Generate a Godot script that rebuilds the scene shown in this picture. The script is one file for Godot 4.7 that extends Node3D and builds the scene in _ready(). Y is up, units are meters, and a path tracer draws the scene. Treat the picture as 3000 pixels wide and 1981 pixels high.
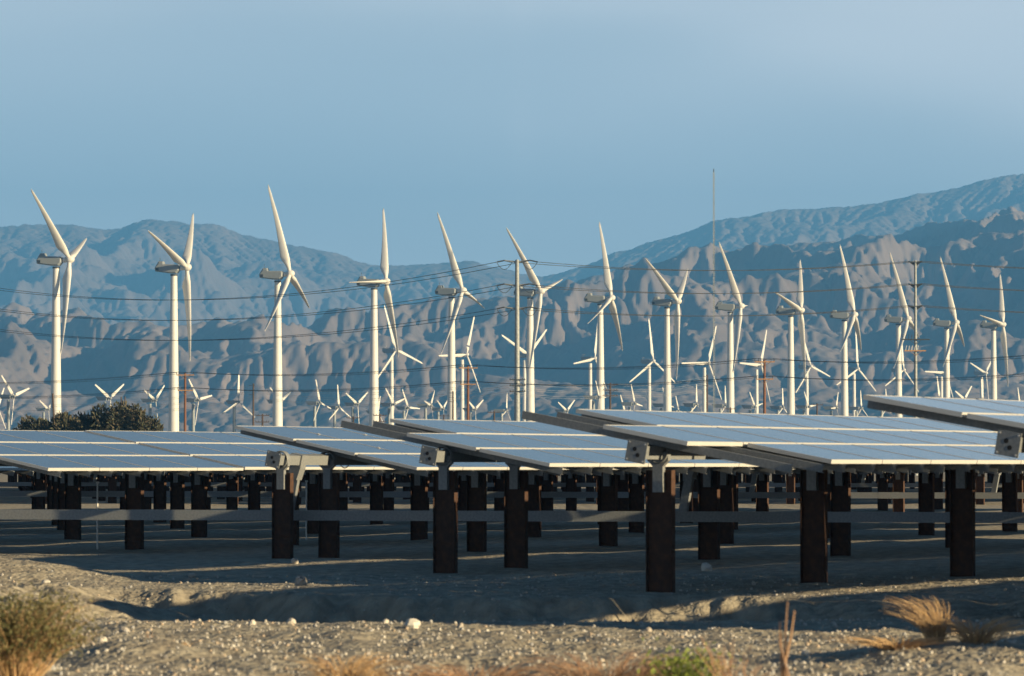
extends Node3D
# A desert solar field in front of a wind farm, low sun from the right. y is up, the view runs along -z; D below means metres ahead of the camera (z = -D).

const PHI := 1.1298          # heading of the tracker rows, measured from the picture's right towards the distance
const EYE := 1.38
const PITCH_A := 1.06        # one panel across the row
const PITCH_B := 1.575       # one panel along the row
var used := {}
var M := {}
var row_dir := Vector3(cos(PHI), 0, -sin(PHI))
var low_dir := Vector3(sin(PHI), 0, cos(PHI))
var gn := FastNoiseLite.new()
var gn2 := FastNoiseLite.new()
var gn3 := FastNoiseLite.new()

# ---------------------------------------------------------------- mesh building
class MB:
	var v := PackedVector3Array()
	var n := PackedVector3Array()
	var c := PackedColorArray()
	var i := PackedInt32Array()
	var tint := Color.WHITE
	func quad(a: Vector3, b: Vector3, cc: Vector3, d: Vector3) -> void:   # counter-clockwise seen from outside
		var nn := (b - a).cross(cc - a)
		if nn.length_squared() < 1e-16:
			nn = (cc - a).cross(d - a)
		nn = nn.normalized()
		var k := v.size()
		v.append_array([a, b, cc, d])
		n.append_array([nn, nn, nn, nn])
		c.append_array([tint, tint, tint, tint])
		i.append_array([k, k + 2, k + 1, k, k + 3, k + 2])
	func tri(a: Vector3, b: Vector3, cc: Vector3) -> void:
		var nn := (b - a).cross(cc - a).normalized()
		var k := v.size()
		v.append_array([a, b, cc])
		n.append_array([nn, nn, nn])
		c.append_array([tint, tint, tint])
		i.append_array([k, k + 2, k + 1])
	func box(ctr: Vector3, size: Vector3, bs := Basis.IDENTITY) -> void:
		var h := size * 0.5
		var p := []
		for z in [-1, 1]:
			for y in [-1, 1]:
				for x in [-1, 1]:
					p.append(ctr + bs * Vector3(x * h.x, y * h.y, z * h.z))
		quad(p[4], p[5], p[7], p[6]); quad(p[1], p[0], p[2], p[3])
		quad(p[5], p[1], p[3], p[7]); quad(p[0], p[4], p[6], p[2])
		quad(p[6], p[7], p[3], p[2]); quad(p[0], p[1], p[5], p[4])
	func rings(pts: Array, seg: int, closed := true) -> void:               # pts: arrays of seg points, smooth around
		var k := v.size()
		for r in pts.size():
			for s in seg:
				var a: Vector3 = pts[r][s]
				var du: Vector3 = pts[r][(s + 1) % seg] - pts[r][(s - 1 + seg) % seg]
				var dv: Vector3 = pts[mini(r + 1, pts.size() - 1)][s] - pts[maxi(r - 1, 0)][s]
				v.append(a); n.append(du.cross(dv).normalized()); c.append(tint)
		for r in pts.size() - 1:
			for s in seg:
				var a := k + r * seg + s
				var b := k + r * seg + (s + 1) % seg
				i.append_array([a, b + seg, b, a, a + seg, b + seg])
		if closed:
			for e in [0, pts.size() - 1]:
				var m := Vector3.ZERO
				for s in seg: m += pts[e][s]
				m /= seg
				for s in seg:
					if e == 0: tri(m, pts[e][(s + 1) % seg], pts[e][s])
					else: tri(m, pts[e][s], pts[e][(s + 1) % seg])
	func tube(path: Array, radii: Array, seg := 6, closed := true) -> void:
		var out := []
		var up := Vector3(0.13, 0.2, 0.97)
		for k in path.size():
			var t: Vector3 = (path[mini(k + 1, path.size() - 1)] - path[maxi(k - 1, 0)]).normalized()
			if absf(t.dot(up)) > 0.97: up = Vector3(0.97, 0.1, 0.2)
			var x := up.cross(t).normalized()
			var y := t.cross(x)
			var ring := []
			for s in seg:
				var a := TAU * s / seg
				ring.append(path[k] + (x * cos(a) + y * sin(a)) * float(radii[k]))
			out.append(ring)
			up = y
		rings(out, seg, closed)
	func lathe(profile: Array, seg := 24, closed := true) -> void:          # profile: Vector2(radius, y) from bottom to top
		var out := []
		for p in profile:
			var ring := []
			for s in seg:
				var a := -TAU * s / seg
				ring.append(Vector3(cos(a) * p.x, p.y, sin(a) * p.x))
			out.append(ring)
		rings(out, seg, closed)
	func extrude(poly: Array, z0: float, z1: float, bs := Transform3D.IDENTITY) -> void:   # poly counter-clockwise in x, y
		var cnt := poly.size()
		var idx := Geometry2D.triangulate_polygon(PackedVector2Array(poly))
		for k in cnt:
			var p: Vector2 = poly[k]
			var q: Vector2 = poly[(k + 1) % cnt]
			quad(bs * Vector3(p.x, p.y, z1), bs * Vector3(p.x, p.y, z0), bs * Vector3(q.x, q.y, z0), bs * Vector3(q.x, q.y, z1))
		for t in range(0, idx.size(), 3):
			var a: Vector2 = poly[idx[t]]
			var b: Vector2 = poly[idx[t + 1]]
			var d: Vector2 = poly[idx[t + 2]]
			if (b - a).cross(d - a) < 0:
				var w := b
				b = d; d = w
			tri(bs * Vector3(a.x, a.y, z1), bs * Vector3(b.x, b.y, z1), bs * Vector3(d.x, d.y, z1))
			tri(bs * Vector3(a.x, a.y, z0), bs * Vector3(d.x, d.y, z0), bs * Vector3(b.x, b.y, z0))
	func mesh(m: Material) -> ArrayMesh:
		var arr := []
		arr.resize(Mesh.ARRAY_MAX)
		arr[Mesh.ARRAY_VERTEX] = v
		arr[Mesh.ARRAY_NORMAL] = n
		arr[Mesh.ARRAY_COLOR] = c
		arr[Mesh.ARRAY_INDEX] = i
		var am := ArrayMesh.new()
		am.add_surface_from_arrays(Mesh.PRIMITIVE_TRIANGLES, arr)
		am.surface_set_material(0, m)
		return am

func numbered(called: String) -> String:
	var k: int = used.get(called, 0)
	used[called] = k + 1
	return called if k == 0 else "%s_%03d" % [called, k]

func tag(o: Node, label: String, category: String, group := "") -> Node:
	o.set_meta("label", label); o.set_meta("category", category)
	if group != "": o.set_meta("group", group)
	return o

func part(called: String, m: Mesh, parent: Node, at := Transform3D.IDENTITY) -> MeshInstance3D:
	var o := MeshInstance3D.new()
	o.name = called if parent != self else numbered(called)
	o.mesh = m
	parent.add_child(o, true)
	o.transform = at
	return o

func thing(called: String, label: String, category: String, group := "", at := Transform3D.IDENTITY) -> Node3D:
	var o := Node3D.new()
	o.name = numbered(called)
	add_child(o)
	o.transform = at
	tag(o, label, category, group)
	return o

func P(px: float, py: float, d: float) -> Vector3:      # a point of the place read off the photograph at a distance
	return Vector3((px - 1500.0) / 13916.0 * d, EYE + (1365.0 - py) / 13916.0 * d, -d)

func noise_tex(seed_: int, freq: float, size: int, ramp: Array, as_normal := false, bump := 4.0) -> ImageTexture:
	var f := FastNoiseLite.new()
	f.seed = seed_; f.frequency = freq; f.fractal_octaves = 5
	f.noise_type = FastNoiseLite.TYPE_SIMPLEX_SMOOTH
	var im := f.get_seamless_image(size, size)
	if as_normal:
		im.convert(Image.FORMAT_RGBA8)
		im.bump_map_to_normal_map(bump)
	else:
		var src := im.get_data()
		var lut := []
		var g := Gradient.new()
		g.offsets = PackedFloat32Array(ramp[0]); g.colors = PackedColorArray(ramp[1])
		for k in 256: lut.append(g.sample(k / 255.0))
		var out := PackedByteArray()
		out.resize(size * size * 3)
		for k in size * size:
			var c: Color = lut[src[k]]
			out[k * 3] = c.r8; out[k * 3 + 1] = c.g8; out[k * 3 + 2] = c.b8
		im = Image.create_from_data(size, size, false, Image.FORMAT_RGB8, out)
	return ImageTexture.create_from_image(im)

func mat(col: Color, rough := 0.7, metal := 0.0) -> StandardMaterial3D:      # col in linear values
	var m := StandardMaterial3D.new()
	m.albedo_color = col.linear_to_srgb()
	m.roughness = rough; m.metallic = metal
	return m

func tri_tex(m: StandardMaterial3D, tex: Texture2D, scale_: float, world := true) -> StandardMaterial3D:
	m.albedo_texture = tex
	m.uv1_triplanar = true; m.uv1_world_triplanar = world
	m.uv1_scale = Vector3.ONE * scale_
	return m

# ---------------------------------------------------------------- ready
func _ready() -> void:
	setup_view()
	setup_materials()
	build_ground()
	print("ground ", Time.get_ticks_msec())
	build_mountains()
	print("mountains ", Time.get_ticks_msec())
	build_trackers()
	print("trackers ", Time.get_ticks_msec())
	build_turbines()
	build_power_lines()
	build_trees()
	build_foreground()
	print("done ", Time.get_ticks_msec())

func setup_view() -> void:
	var cam := Camera3D.new()
	cam.name = "camera"
	add_child(cam)
	cam.position = Vector3(0, EYE, 0)
	cam.rotation.x = atan((1365.0 - 990.5) / 13916.0)
	cam.keep_aspect = Camera3D.KEEP_HEIGHT
	cam.fov = rad_to_deg(2.0 * atan(990.5 / 13916.0))
	cam.near = 1.0; cam.far = 60000.0
	var at := CameraAttributesPhysical.new()
	at.frustum_focal_length = 24.0 / (2.0 * tan(deg_to_rad(cam.fov) / 2.0))
	at.frustum_focus_distance = 170.0
	at.exposure_aperture = 7.5
	at.frustum_near = 1.0; at.frustum_far = 60000.0
	cam.attributes = at
	cam.fov = rad_to_deg(2.0 * atan(990.5 / 13916.0))
	cam.current = true
	var sky := ProceduralSkyMaterial.new()
	sky.sky_top_color = Color(0.006, 0.019, 0.048).linear_to_srgb()
	sky.sky_horizon_color = Color(0.56, 0.645, 0.70).linear_to_srgb()
	sky.sky_curve = 0.078
	sky.ground_bottom_color = Color(0.12, 0.10, 0.08).linear_to_srgb()
	sky.ground_horizon_color = Color(0.2, 0.2, 0.2).linear_to_srgb()
	sky.sun_angle_max = 4.0
	sky.sky_cover = cloud_cover()
	sky.sky_cover_modulate = Color(1, 1, 1, 1)
	var env := Environment.new()
	env.background_mode = Environment.BG_SKY
	env.sky = Sky.new()
	env.sky.sky_material = sky
	env.tonemap_mode = Environment.TONE_MAPPER_LINEAR
	env.tonemap_exposure = 2.55
	env.fog_enabled = true
	env.fog_density = 0.000118
	env.fog_light_color = Color(0.14, 0.455, 1.0).linear_to_srgb()
	env.sdfgi_enabled = true; env.ssao_enabled = true; env.ssil_enabled = true
	var we := WorldEnvironment.new()
	we.name = "world_environment"
	we.environment = env
	add_child(we)
	var sun := DirectionalLight3D.new()
	sun.name = "sun"
	var elev := deg_to_rad(13.2)
	var to_sun := (Vector3(cos(deg_to_rad(28.5)), 0, sin(deg_to_rad(28.5))) * cos(elev) + Vector3(0, sin(elev), 0)).normalized()
	add_child(sun)
	sun.look_at_from_position(to_sun * 100.0, Vector3.ZERO, Vector3.UP)
	sun.light_energy = 1.6
	sun.light_color = Color(1.0, 0.90, 0.71)
	sun.light_angular_distance = 0.5
	sun.shadow_enabled = true

func cloud_cover() -> ImageTexture:
	# thin drawn-out high cloud all round the sky
	var w := 2048
	var h := 1024
	var f := FastNoiseLite.new()
	f.seed = 41; f.noise_type = FastNoiseLite.TYPE_SIMPLEX_SMOOTH
	f.frequency = 0.035; f.fractal_octaves = 4
	var im := f.get_seamless_image(w / 4, h)
	im.resize(w, h, Image.INTERPOLATE_CUBIC)
	var f2 := FastNoiseLite.new()
	f2.seed = 7; f2.frequency = 0.022; f2.fractal_octaves = 3
	var im2 := f2.get_seamless_image(w / 4, h)
	im2.resize(w, h, Image.INTERPOLATE_CUBIC)
	var a := im.get_data()
	var b := im2.get_data()
	var out := PackedByteArray()
	out.resize(w * h * 4)
	for y in h / 2 + 2:
		var el := (h / 2.0 - y) * 180.0 / h
		for x in w:
			var k := y * w + x
			# a thin sheet of cloud from a few degrees up, with a ragged drawn-out lower edge, and loose streaks below it
			var na := a[k] / 255.0
			var nb := b[k] / 255.0
			var sheet := smoothstep(2.9, 5.4, el + (nb - 0.5) * 5.0) * (0.55 + 0.45 * na) * smoothstep(8.6, 6.2, el)
			var t := clampf(0.85 * sheet + 0.5 * smoothstep(0.50, 0.85, na) * smoothstep(8.6, 6.2, el), 0.0, 1.0)
			out[k * 4] = 228; out[k * 4 + 1] = 206; out[k * 4 + 2] = 192
			out[k * 4 + 3] = int(t * 56.0)
	return ImageTexture.create_from_image(Image.create_from_data(w, h, false, Image.FORMAT_RGBA8, out))

func setup_materials() -> void:
	var soil := noise_tex(3, 0.02, 512, [[0.0, 0.35, 0.6, 1.0], [Color(0.48, 0.45, 0.41), Color(0.60, 0.57, 0.52), Color(0.68, 0.65, 0.59), Color(0.78, 0.75, 0.69)]])
	M.ground = tri_tex(mat(Color(0.82, 0.82, 0.8), 0.95), soil, 0.33)
	M.ground.detail_enabled = true
	M.ground.detail_blend_mode = BaseMaterial3D.BLEND_MODE_MUL
	M.ground.detail_albedo = noise_tex(9, 0.09, 512, [[0.0, 0.5, 1.0], [Color(0.72, 0.72, 0.74), Color(0.95, 0.94, 0.92), Color(1, 1, 1)]])
	M.ground.uv2_triplanar = true
	M.ground.uv2_world_triplanar = true
	M.ground.uv2_scale = Vector3.ONE * 1.7
	M.ground.detail_uv_layer = BaseMaterial3D.DETAIL_UV_2
	M.ground.heightmap_enabled = true
	M.ground.heightmap_texture = noise_tex(5, 0.06, 512, [[0.0, 1.0], [Color.BLACK, Color.WHITE]])
	M.ground.heightmap_scale = 3.0
	M.hill = mat(Color(1, 1, 1), 0.95)
	M.hill.vertex_color_use_as_albedo = true
	M.frame = mat(Color(0.50, 0.50, 0.49), 0.5, 0.2)
	M.glass = mat(Color(0.010, 0.022, 0.055), 0.10)
	M.glass.metallic_specular = 0.6
	M.back = mat(Color(0.30, 0.31, 0.32), 0.7)
	M.galv = tri_tex(mat(Color(0.50, 0.50, 0.50), 0.6, 0.2), noise_tex(12, 0.03, 256, [[0.2, 0.5, 0.8], [Color(0.60, 0.62, 0.64), Color(0.64, 0.66, 0.67), Color(0.68, 0.69, 0.70)]]), 3.0, false)
	M.hole = mat(Color(0.01, 0.01, 0.012), 0.9)
	M.rust = tri_tex(mat(Color(1, 1, 1), 0.9), noise_tex(21, 0.035, 256, [[0.1, 0.4, 0.65, 0.9], [Color(0.20, 0.13, 0.098), Color(0.225, 0.145, 0.105), Color(0.255, 0.165, 0.115), Color(0.29, 0.185, 0.125)]]), 0.9, false)
	M.white = tri_tex(mat(Color(0.74, 0.74, 0.74), 0.5), noise_tex(31, 0.02, 256, [[0.2, 0.6, 1.0], [Color(0.925, 0.918, 0.895), Color(0.935, 0.93, 0.91), Color(0.945, 0.94, 0.925)]]), 0.06, false)
	M.nacelle = mat(Color(0.24, 0.26, 0.265), 0.5)
	M.steel = tri_tex(mat(Color(0.95, 0.95, 0.95), 0.6, 0.2), noise_tex(35, 0.03, 256, [[0.2, 0.8], [Color(0.50, 0.52, 0.53), Color(0.62, 0.64, 0.64)]]), 0.3, false)
	M.old_tower = tri_tex(mat(Color(0.9, 0.9, 0.9), 0.6, 0.1), noise_tex(36, 0.03, 256, [[0.2, 0.8], [Color(0.50, 0.53, 0.55), Color(0.64, 0.66, 0.66)]]), 0.3, false)
	M.dark = mat(Color(0.03, 0.035, 0.04), 0.6)
	M.red = mat(Color(0.35, 0.03, 0.02), 0.4)
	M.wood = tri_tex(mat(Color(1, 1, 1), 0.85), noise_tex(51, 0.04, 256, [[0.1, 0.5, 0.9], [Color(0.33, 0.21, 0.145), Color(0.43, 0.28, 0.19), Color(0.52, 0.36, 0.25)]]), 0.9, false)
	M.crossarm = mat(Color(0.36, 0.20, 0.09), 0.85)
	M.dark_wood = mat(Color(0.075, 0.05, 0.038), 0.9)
	M.porcelain = mat(Color(0.60, 0.60, 0.58), 0.3)
	M.cable = mat(Color(0.02, 0.022, 0.025), 0.6)
	M.bright_cable = mat(Color(0.5, 0.5, 0.5), 0.4, 0.5)
	M.stone = mat(Color(1, 1, 1), 0.85)
	M.stone.vertex_color_use_as_albedo = true
	M.leaf = mat(Color(1, 1, 1), 0.8)
	M.leaf.vertex_color_use_as_albedo = true
	M.leaf.backlight_enabled = true
	M.leaf.backlight = Color(0.25, 0.25, 0.2)
	M.bark = mat(Color(0.06, 0.045, 0.035), 0.9)
	for nn in [gn, gn2, gn3]: nn.noise_type = FastNoiseLite.TYPE_SIMPLEX_SMOOTH
	gn.seed = 5; gn.frequency = 0.16; gn.fractal_octaves = 3
	gn2.seed = 15; gn2.frequency = 1.1; gn2.fractal_octaves = 3
	gn3.seed = 25; gn3.frequency = 4.5; gn3.fractal_octaves = 2

# ---------------------------------------------------------------- ground
func gh(x: float, d: float) -> float:
	var h := gn.get_noise_2d(x, d) * 0.05 + gn2.get_noise_2d(x, d * 0.6) * 0.022
	# the wash: a shallow channel crossing the view in front of the panels, its far bank cut steep
	var wob := gn.get_noise_2d(x * 1.3 + 40.0, 7.0) * 1.6
	var far_edge := 50.2 + wob + smoothstep(-1.0, -5.0, x) * 3.0 + smoothstep(3.5, 7.0, x) * 0.5
	far_edge += gn2.get_noise_2d(x * 0.9, 3.0) * 0.5 + gn3.get_noise_2d(x * 0.6, d * 0.2) * 0.16
	var near_edge := 42.0 + gn.get_noise_2d(x + 90.0, 3.0) * 0.8
	var deep := 0.36 * smoothstep(-5.2, -2.6, x) * (1.0 - 0.6 * smoothstep(2.5, 6.0, x))
	var cut := smoothstep(near_edge, near_edge + 2.6, d) * (1.0 - smoothstep(far_edge - 1.0 - 2.5 * smoothstep(2.0, 5.5, x), far_edge, d))
	h -= deep * cut
	h -= (0.14 * gn2.get_noise_2d(x * 0.8, d * 0.5 + 33.0) + 0.06 * absf(gn3.get_noise_2d(x * 0.5, d * 0.35))) * cut
	# heap of gravel at the left, edge of the wash
	h += 0.30 * exp(-(pow((x + 6.1) / 1.5, 2.0) + pow((d - 55.0) / 1.6, 2.0)))
	h += 0.15 * exp(-(pow((x + 5.0) / 1.1, 2.0) + pow((d - 50.2) / 1.5, 2.0)))
	# low hummocks in the foreground
	h += 0.17 * exp(-(pow((x - 3.2) / 0.95, 2.0) + pow((d - 33.2) / 1.0, 2.0)))
	h += 0.14 * exp(-(pow((x - 2.6) / 0.9, 2.0) + pow((d - 29.0) / 1.0, 2.0)))
	h += 0.16 * exp(-(pow((x - 0.2) / 0.8, 2.0) + pow((d - 29.6) / 0.8, 2.0)))
	h += 0.14 * exp(-(pow((x + 2.6) / 0.6, 2.0) + pow((d - 33.6) / 0.7, 2.0)))
	h += 0.05 * gn2.get_noise_2d(x * 0.9 + 5.0, d * 0.5) * (1.0 - smoothstep(40.0, 43.0, d))
	if d < 60.0: h += gn3.get_noise_2d(x, d) * 0.012
	# the desert rises gently towards the hills
	h += maxf(d - 900.0, 0.0) * 0.004 + maxf(d - 2600.0, 0.0) * 0.006
	return h

func grid_mesh(xs: PackedFloat32Array, ds: PackedFloat32Array, hs: PackedFloat32Array, cols: PackedColorArray, m: Material) -> ArrayMesh:
	var nx := xs.size()
	var nd := ds.size()
	var v := PackedVector3Array(); v.resize(nx * nd)
	var n := PackedVector3Array(); n.resize(nx * nd)
	var idx := PackedInt32Array(); idx.resize((nx - 1) * (nd - 1) * 6)
	for j in nd:
		var j0 := maxi(j - 1, 0)
		var j1 := mini(j + 1, nd - 1)
		for i in nx:
			var k := j * nx + i
			var i0 := maxi(i - 1, 0)
			var i1 := mini(i + 1, nx - 1)
			v[k] = Vector3(xs[i], hs[k], -ds[j])
			n[k] = Vector3(-(hs[j * nx + i1] - hs[j * nx + i0]) / (xs[i1] - xs[i0]), 1.0, (hs[j1 * nx + i] - hs[j0 * nx + i]) / (ds[j1] - ds[j0])).normalized()
	var q := 0
	for j in nd - 1:
		for i in nx - 1:
			var a := j * nx + i
			idx[q] = a; idx[q + 1] = a + nx + 1; idx[q + 2] = a + 1
			idx[q + 3] = a; idx[q + 4] = a + nx; idx[q + 5] = a + nx + 1
			q += 6
	var arr := []
	arr.resize(Mesh.ARRAY_MAX)
	arr[Mesh.ARRAY_VERTEX] = v; arr[Mesh.ARRAY_NORMAL] = n; arr[Mesh.ARRAY_INDEX] = idx
	if cols.size() > 0: arr[Mesh.ARRAY_COLOR] = cols
	var am := ArrayMesh.new()
	am.add_surface_from_arrays(Mesh.PRIMITIVE_TRIANGLES, arr)
	am.surface_set_material(0, m)
	return am

func build_ground() -> void:
	var xs := PackedFloat32Array()
	var ds := PackedFloat32Array()
	var x := -9.0
	while x <= 9.0:
		xs.append(x); x += 0.06
	var step := 0.06
	var far_x := PackedFloat32Array()
	x = 9.0
	while x < 7000.0:
		step *= 1.22
		x += step
		far_x.append(x)
	var all := PackedFloat32Array()
	for k in far_x.size(): all.append(-far_x[far_x.size() - 1 - k])
	all.append_array(xs); all.append_array(far_x)
	var d := -200.0
	while d < 15.0:
		ds.append(d); d += 20.0
	d = 16.0
	step = 1.0
	while d < 26.0:
		ds.append(d); d += 0.25
	while d < 58.0:
		ds.append(d); d += 0.075
	step = 0.08
	while d < 14000.0:
		ds.append(d); d += step; step *= 1.06
	var hs := PackedFloat32Array()
	hs.resize(all.size() * ds.size())
	for j in ds.size():
		for i in all.size():
			hs[j * all.size() + i] = gh(all[i], ds[j])
	var o := part("ground", grid_mesh(all, ds, hs, PackedColorArray(), M.ground), self)
	o.set_meta("kind", "structure")

# ---------------------------------------------------------------- mountains
func profile(pts: Array, x: float) -> float:
	if x <= pts[0][0]: return pts[0][1]
	for k in pts.size() - 1:
		if x <= pts[k + 1][0]:
			var t: float = (x - pts[k][0]) / (pts[k + 1][0] - pts[k][0])
			t = t * t * (3.0 - 2.0 * t) * 0.5 + t * 0.5
			return lerpf(pts[k][1], pts[k + 1][1], t)
	return pts[-1][1]

func erode(h: PackedFloat32Array, nx: int, nd: int, dx: float, dd: float, rounds: int, power: float) -> PackedFloat32Array:
	# running water: each cell drains to its steepest neighbour, and is cut towards it the more water passes
	var area := PackedFloat32Array(); area.resize(nx * nd)
	var to := PackedInt32Array(); to.resize(nx * nd)
	var run := PackedFloat32Array(); run.resize(nx * nd)
	var diag := sqrt(dx * dx + dd * dd)
	var off := PackedInt32Array([-1, 1, -nx, nx, -nx - 1, -nx + 1, nx - 1, nx + 1])
	var far := PackedFloat32Array([dx, dx, dd, dd, diag, diag, diag, diag])
	for r in rounds:
		var order := PackedInt64Array(); order.resize((nx - 2) * (nd - 2))
		var q := 0
		area.fill(dx * dd)
		for j in range(1, nd - 1):
			for i in range(1, nx - 1):
				var k := j * nx + i
				var hk := h[k]
				var best := 0.0
				var bt := k
				var bf := 1.0
				for e in 8:
					var s := (hk - h[k + off[e]]) / far[e]
					if s > best:
						best = s; bt = k + off[e]; bf = far[e]
				to[k] = bt; run[k] = bf
				order[q] = (int((hk + 2000.0) * 1000.0) << 24) | k
				q += 1
		order.sort()
		for w in range(q - 1, -1, -1):
			var k := order[w] & 0xffffff
			if to[k] != k: area[to[k]] += area[k]
		for w in q:
			var k := order[w] & 0xffffff
			var t := to[k]
			if t != k:
				var f := power * sqrt(area[k]) / run[k]
				h[k] = (h[k] + f * h[t]) / (1.0 + f)
			else:
				h[k] += 0.4
		# creep: slopes relax a little
		if r % 3 == 2:
			for j in range(1, nd - 1):
				for i in range(1, nx - 1):
					var k := j * nx + i
					h[k] += 0.02 * (h[k - 1] + h[k + 1] + h[k - nx] + h[k + nx] - 4.0 * h[k])
	return h

func range_mesh(called: String, x0: float, x1: float, d0: float, d1: float, nx: int, nd: int, base: Callable, rounds: int, power: float, up: int, rough: float, shade: Callable, crest: Array) -> void:
	var dx := (x1 - x0) / (nx - 1)
	var dd := (d1 - d0) / (nd - 1)
	var h := PackedFloat32Array(); h.resize(nx * nd)
	for j in nd:
		for i in nx:
			h[j * nx + i] = base.call(x0 + dx * i, d0 + dd * j)
	h = erode(h, nx, nd, dx, dd, rounds, power)
	# bring the skyline back to the height it has in the photograph
	var ratio := PackedFloat32Array(); ratio.resize(nx)
	for i in nx:
		var best := 0.001
		var bd := d0
		for j in nd:
			var q := h[j * nx + i] / (d0 + dd * j)
			if q > best:
				best = q; bd = d0 + dd * j
		var px: float = 1500.0 + (x0 + dx * i) / bd * 13916.0
		ratio[i] = clampf((1365.0 - profile(crest, px)) / 13916.0 / best, 0.5, 2.2)
	for pass_ in 3:
		var sm := ratio.duplicate()
		for i in nx:
			var t := 0.0
			var w := 0
			for e in range(-6, 7):
				if i + e >= 0 and i + e < nx:
					t += ratio[i + e]; w += 1
			sm[i] = t / w
		ratio = sm
	for j in nd:
		for i in nx:
			h[j * nx + i] *= ratio[i]
	var f := FastNoiseLite.new()
	f.seed = 77; f.frequency = 0.02; f.fractal_octaves = 4; f.fractal_type = FastNoiseLite.FRACTAL_RIDGED
	var ux := (nx - 1) * up + 1
	var ud := (nd - 1) * up + 1
	var xs := PackedFloat32Array(); xs.resize(ux)
	var ds := PackedFloat32Array(); ds.resize(ud)
	for i in ux: xs[i] = x0 + dx * i / up
	for j in ud: ds[j] = d0 + dd * j / up
	var hs := PackedFloat32Array(); hs.resize(ux * ud)
	var cs := PackedColorArray(); cs.resize(ux * ud)
	for j in ud:
		var gj := mini(j / up, nd - 2)
		var tj := float(j) / up - gj
		for i in ux:
			var gi := mini(i / up, nx - 2)
			var ti := float(i) / up - gi
			var a := gj * nx + gi
			var z := lerpf(lerpf(h[a], h[a + 1], ti), lerpf(h[a + nx], h[a + nx + 1], ti), tj)
			var nz := f.get_noise_2d(xs[i], ds[j])
			hs[j * ux + i] = z + nz * rough * clampf(z / 60.0, 0.0, 1.0)
			cs[j * ux + i] = shade.call(xs[i], ds[j], z, nz)
	var o := part(called, grid_mesh(xs, ds, hs, cs, M.hill), self)
	o.set_meta("kind", "structure")

func build_mountains() -> void:
	var low := FastNoiseLite.new()
	low.seed = 12; low.frequency = 0.0012; low.fractal_octaves = 5; low.domain_warp_enabled = true; low.domain_warp_amplitude = 260.0; low.domain_warp_frequency = 0.0014; low.fractal_type = FastNoiseLite.FRACTAL_RIDGED
	var soft := FastNoiseLite.new()
	soft.seed = 4; soft.frequency = 0.0045; soft.fractal_octaves = 6; soft.fractal_gain = 0.55; soft.fractal_type = FastNoiseLite.FRACTAL_RIDGED
	var tint := FastNoiseLite.new()
	tint.seed = 60; tint.frequency = 0.006; tint.fractal_octaves = 5
	var rock := func(x: float, d: float, z: float, nz: float) -> Color:
		var t := clampf(0.5 + tint.get_noise_2d(x, d * 0.5) * 0.9, 0.0, 1.0)
		return Color(0.135, 0.105, 0.092).lerp(Color(0.25, 0.197, 0.172), t)
	# near hills; heights of the crest read off the photograph
	var crest := [[-400, 900], [0, 905], [200, 915], [420, 950], [700, 945], [900, 930], [1050, 900], [1250, 880], [1420, 880], [1560, 855], [1700, 815], [1850, 775], [2000, 742], [2080, 726], [2200, 722], [2400, 716], [2550, 702], [2680, 668], [2790, 644], [2900, 632], [3000, 622], [3400, 600]]
	var hills := func(x: float, d: float) -> float:
		var dc := 7600.0 + 1500.0 * smoothstep(-200.0, 700.0, x)
		var px := 1500.0 + x / dc * 13916.0
		var top: float = (1365.0 - profile(crest, px)) / 13916.0 * dc
		var t := (d - 4900.0) / (dc - 4900.0)
		var ramp := pow(clampf(t, 0.0, 1.0), 0.85) if t < 1.0 else maxf(0.0, 1.0 - (t - 1.0) * 1.6)
		var r := low.get_noise_2d(x * 1.0 + d * 0.28, d * 0.62 - x * 0.25)
		var rl := 0.35 + 0.65 * smoothstep(0.0, 0.25, t)
		var near_top := smoothstep(0.6, 1.0, t)
		return 20.0 + top * ramp + (r * 150.0 + soft.get_noise_2d(x + d * 0.3, d * 0.6) * 24.0) * rl * (1.0 - 0.6 * near_top) * clampf(t * 3.0 + 0.1, 0.0, 1.0)
	range_mesh("hills", -1350.0, 1350.0, 4700.0, 9900.0, 480, 400, hills, 20, 0.04, 2, 3.0, rock, crest)
	print("hills ", Time.get_ticks_msec())
	var far_crest := [[-900, 640], [-300, 690], [0, 664], [130, 657], [210, 658], [330, 676], [430, 640], [500, 646], [560, 655], [640, 664], [760, 698], [830, 713], [980, 742], [1100, 780], [1180, 778], [1280, 772], [1370, 763], [1450, 786], [1580, 812], [1700, 785], [1800, 742], [1900, 712], [2000, 684], [2090, 648], [2150, 638], [2250, 624], [2350, 611], [2450, 607], [2560, 594], [2700, 574], [2800, 548], [2880, 529], [2950, 514], [3000, 509], [3600, 470]]
	var mountains := func(x: float, d: float) -> float:
		var dc := 14200.0
		var px := 1500.0 + x / dc * 13916.0
		var top: float = (1365.0 - profile(far_crest, px)) / 13916.0 * dc
		var t := (d - 11000.0) / (dc - 11000.0)
		var ramp := pow(clampf(t, 0.0, 1.0), 1.15) if t < 1.0 else maxf(0.0, 1.0 - (t - 1.0) * 1.2)
		var r := low.get_noise_2d(x * 0.75 + 500.0 - d * 0.2, d * 0.45 + x * 0.2)
		return 60.0 + top * ramp + (r * 230.0 + soft.get_noise_2d(x * 0.6, d * 0.4) * 40.0) * (1.0 - 0.88 * smoothstep(0.55, 0.98, t)) * clampf(t * 3.0, 0.0, 1.0)
	range_mesh("mountains", -2100.0, 2100.0, 11000.0, 15200.0, 420, 250, mountains, 18, 0.04, 2, 5.0, rock, far_crest)

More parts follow.
